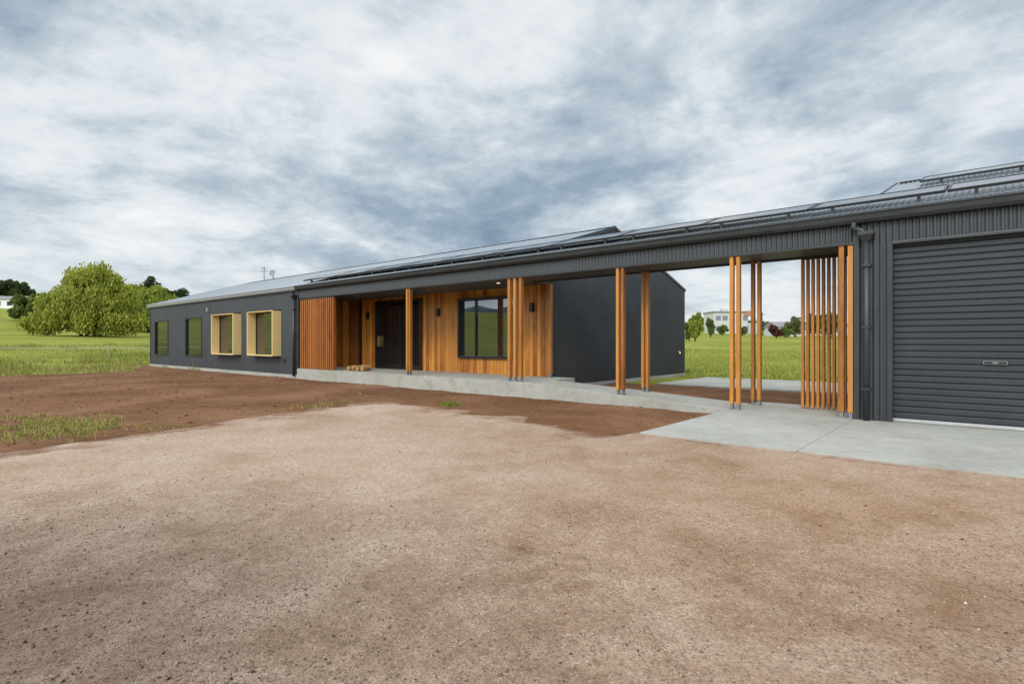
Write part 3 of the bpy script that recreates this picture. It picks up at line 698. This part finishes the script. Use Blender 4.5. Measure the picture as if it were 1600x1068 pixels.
# ------------------------------------------------------------------ far buildings, fence, hills
def far_house(px, s, w, dp, h, label, cat, name, roofh=1.2, wins=(), flat=False, wall='white'):
    x, y = P(px, s); b = thing(name, label, cat, (x, y, float(tz(x, y))), rotz=YAW, local=True)
    MB().box(-w/2, w/2, 0, dp, -.6, h).build('wall', M[wall], b)
    if flat: MB().box(-w/2-.2, w/2+.2, -.3, dp+.2, h+.002, h+.3).build('roof', M['farroof'], b)
    else: MB().add([(-w/2-.3, -.4, h), (w/2+.3, -.4, h), (w/2+.3, dp+.4, h), (-w/2-.3, dp+.4, h), (-w/2-.3, dp/2, h+roofh), (w/2+.3, dp/2, h+roofh)], [(0, 1, 5, 4), (2, 3, 4, 5), (0, 4, 3), (1, 2, 5)]).build('roof', M['farroof'], b)
    for (a, c, z0, z1) in wins:
        f = MB().box(a-.08, c+.08, -.06, .05, z0-.08, z1+.08).build('window', M['grey'], b)
        MB().box(a, c, -.09, -.061, z0, z1).build('pane', M['glass'], f)
    return b
wn = [(-4.6+2.1*i, -3.2+2.1*i, z, z+1.3) for i in range(5) for z in (1.0, 4.2)]
fb = far_house(1142, 172, 10.6, 9, 6.6, 'pale two storey building with rows of windows beyond the paddock', 'building', 'pale_building', flat=True, wins=wn, wall='pale')
MB().box(4.2, 6.2, -1.2, 3, 5.4, 7.0).build('orange_panel', M['terracotta'], fb)
MB().box(5.31, 9.5, 1, 8, -.6, 3.4).build('side_wing', M['pale'], fb)
MB().box(-2, 0, 2, 4, 6.91, 7.8).build('roof_plant', M['pale'], fb)
far_house(1236, 150, 8, 7, 2.6, 'low pale house with grey roof behind the olive tree', 'house', 'far_house', 1.5, [(-2.5, -1, .9, 2), (1, 2.5, .9, 2)], wall='pale')
far_house(1300, 160, 10, 7, 2.8, 'low pale house with grey roof seen through the slat screen', 'house', 'far_house', 1.5, [(-2.5, -1, .9, 2), (1, 2.5, .9, 2)], wall='pale')
far_house(6, 165, 9, 7, 2.7, 'white house with grey roof on the hill at the left edge', 'house', 'far_house', 1.2, [(-2.5, -1, .9, 2), (1, 2.5, .9, 2)])
pxx, pyy = P(1191, 150); pz = float(tz(pxx, pyy))
pole = thing('utility_pole', 'thin utility pole with crossarm beyond the paddock', 'pole', (pxx, pyy, pz), rotz=YAW, local=True)
MB().tube([(0, 0, -.3), (0, 0, 6.4)], [.12, .09], 8).build('shaft', M['bark'], pole); MB().box(-.9, .9, -.06, .06, 5.8, 5.92).build('crossarm', M['bark'], pole)

fn = thing('wire_fence', 'low white tape fence on thin posts across the left paddock', 'fence', (-42, 8, 0))
for y in np.arange(-2, 22, 4.0):
    z = float(tz(-42, y)); MB().tube([(-42, y, z-.2), (-42, y, z+1.0)], .014, 6).build('post', M['grey'], fn)
MB().tube([(-42.02, y, float(tz(-42, y))+.85-(.04 if i % 2 else 0)) for i, y in enumerate(np.arange(-2, 19, 2.0))], .009, 6).build('tape', M['white'], fn)

hx = np.linspace(-2400, 2400, 161)
for yy, amp, seed, lb in ((1500, 72, 3, 'hazy blue hills on the horizon beyond the rear paddock'), (-1500, 200, 9, 'hazy dark hills behind the viewer, reflected in the windows')):
    sgn = 1 if yy > 0 else -1
    H = amp*(.75+.5*fbm(hx/420, hx*0+1, seed, 4))
    rows = [(0, -10), (200, .7), (420, 1.0), (900, -.2)]
    V = np.array([(x, yy+sgn*dy, (H[i]*k if k != -10 else -10)) for dy, k in rows for i, x in enumerate(hx)])
    nF = len(hx); Fc = np.array([(r_*nF+i, r_*nF+i+1, (r_+1)*nF+i+1, (r_+1)*nF+i) for r_ in range(3) for i in range(nF-1)])
    tag(npmesh('hills', V, Fc, M['hills'], smooth=True), lb, 'hills', kind='structure')

# ------------------------------------------------------------------ world, sun, camera
w = bpy.data.worlds.new('World'); bpy.context.scene.world = w; w.use_nodes = True
nt = w.node_tree
for nd in list(nt.nodes): nt.nodes.remove(nd)
class WN(NT):
    def __init__(self): self.t = nt
q = WN()
out = q.n('ShaderNodeOutputWorld')
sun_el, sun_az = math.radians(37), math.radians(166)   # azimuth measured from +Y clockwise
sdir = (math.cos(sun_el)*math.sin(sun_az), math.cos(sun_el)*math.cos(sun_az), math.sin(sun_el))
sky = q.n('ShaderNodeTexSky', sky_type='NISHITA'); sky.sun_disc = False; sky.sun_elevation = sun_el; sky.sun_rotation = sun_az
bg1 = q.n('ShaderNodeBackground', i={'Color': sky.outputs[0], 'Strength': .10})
dirv = q.n('ShaderNodeTexCoord').outputs['Generated']
sx = q.n('ShaderNodeSeparateXYZ', i={0: dirv})
zc = q.math('ADD', q.math('MAXIMUM', sx.outputs[2], 0.0), .22)
pv = q.n('ShaderNodeCombineXYZ', i={0: q.math('DIVIDE', sx.outputs[0], zc), 1: q.math('DIVIDE', sx.outputs[1], zc), 2: 9.3}).outputs[0]
n1 = q.noise(pv, .75, 11, .58, .35); n2 = q.noise(pv, 2.6, 11, .63, .22); n3 = q.noise(pv, 8.0, 10, .68, .1)
f = q.math('ADD', q.math('ADD', q.math('MULTIPLY', n1, .60), q.math('MULTIPLY', n2, .32)), q.math('MULTIPLY', n3, .10))
cc = q.ramp(f, [(.375, (.21, .30, .405)), (.45, (.35, .445, .54)), (.505, (.54, .62, .69)), (.555, (.77, .82, .86)), (.62, (.95, .96, .97))])
hz = q.ramp(sx.outputs[2], [(0.0, .65), (.06, .4), (.17, 0.0)])
cc = q.mix(hz, cc, (.77, .825, .865))
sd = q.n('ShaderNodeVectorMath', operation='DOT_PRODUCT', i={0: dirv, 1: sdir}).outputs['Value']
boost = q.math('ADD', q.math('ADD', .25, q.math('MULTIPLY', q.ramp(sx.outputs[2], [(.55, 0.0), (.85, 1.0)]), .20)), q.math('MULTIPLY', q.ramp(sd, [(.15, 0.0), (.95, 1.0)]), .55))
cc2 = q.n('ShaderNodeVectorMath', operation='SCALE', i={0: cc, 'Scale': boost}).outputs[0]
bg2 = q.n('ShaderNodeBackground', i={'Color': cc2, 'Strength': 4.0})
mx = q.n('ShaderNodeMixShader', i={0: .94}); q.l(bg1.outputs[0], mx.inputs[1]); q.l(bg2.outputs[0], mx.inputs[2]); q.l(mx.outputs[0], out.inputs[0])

sl = bpy.data.lights.new('sun', 'SUN'); sl.energy = 1.5; sl.angle = math.radians(14); sl.color = (1, .93, .82)
so_ = bpy.data.objects.new('sun', sl); C.objects.link(so_)
so_.rotation_euler = (math.radians(90)-sun_el, 0, PI-sun_az)
cam = bpy.data.cameras.new('camera'); cam.sensor_width = 36; cam.lens = F_PX/1600*36; cam.clip_end = 6000; cam.clip_start = .05
co = bpy.data.objects.new('camera', cam); C.objects.link(co); co.location = (0, 0, CAM_H); co.rotation_euler = (PI/2, 0, YAW)
bpy.context.scene.camera = co
bpy.context.scene.view_settings.view_transform = 'Standard'; bpy.context.scene.view_settings.look = 'None'; bpy.context.scene.view_settings.exposure = 0
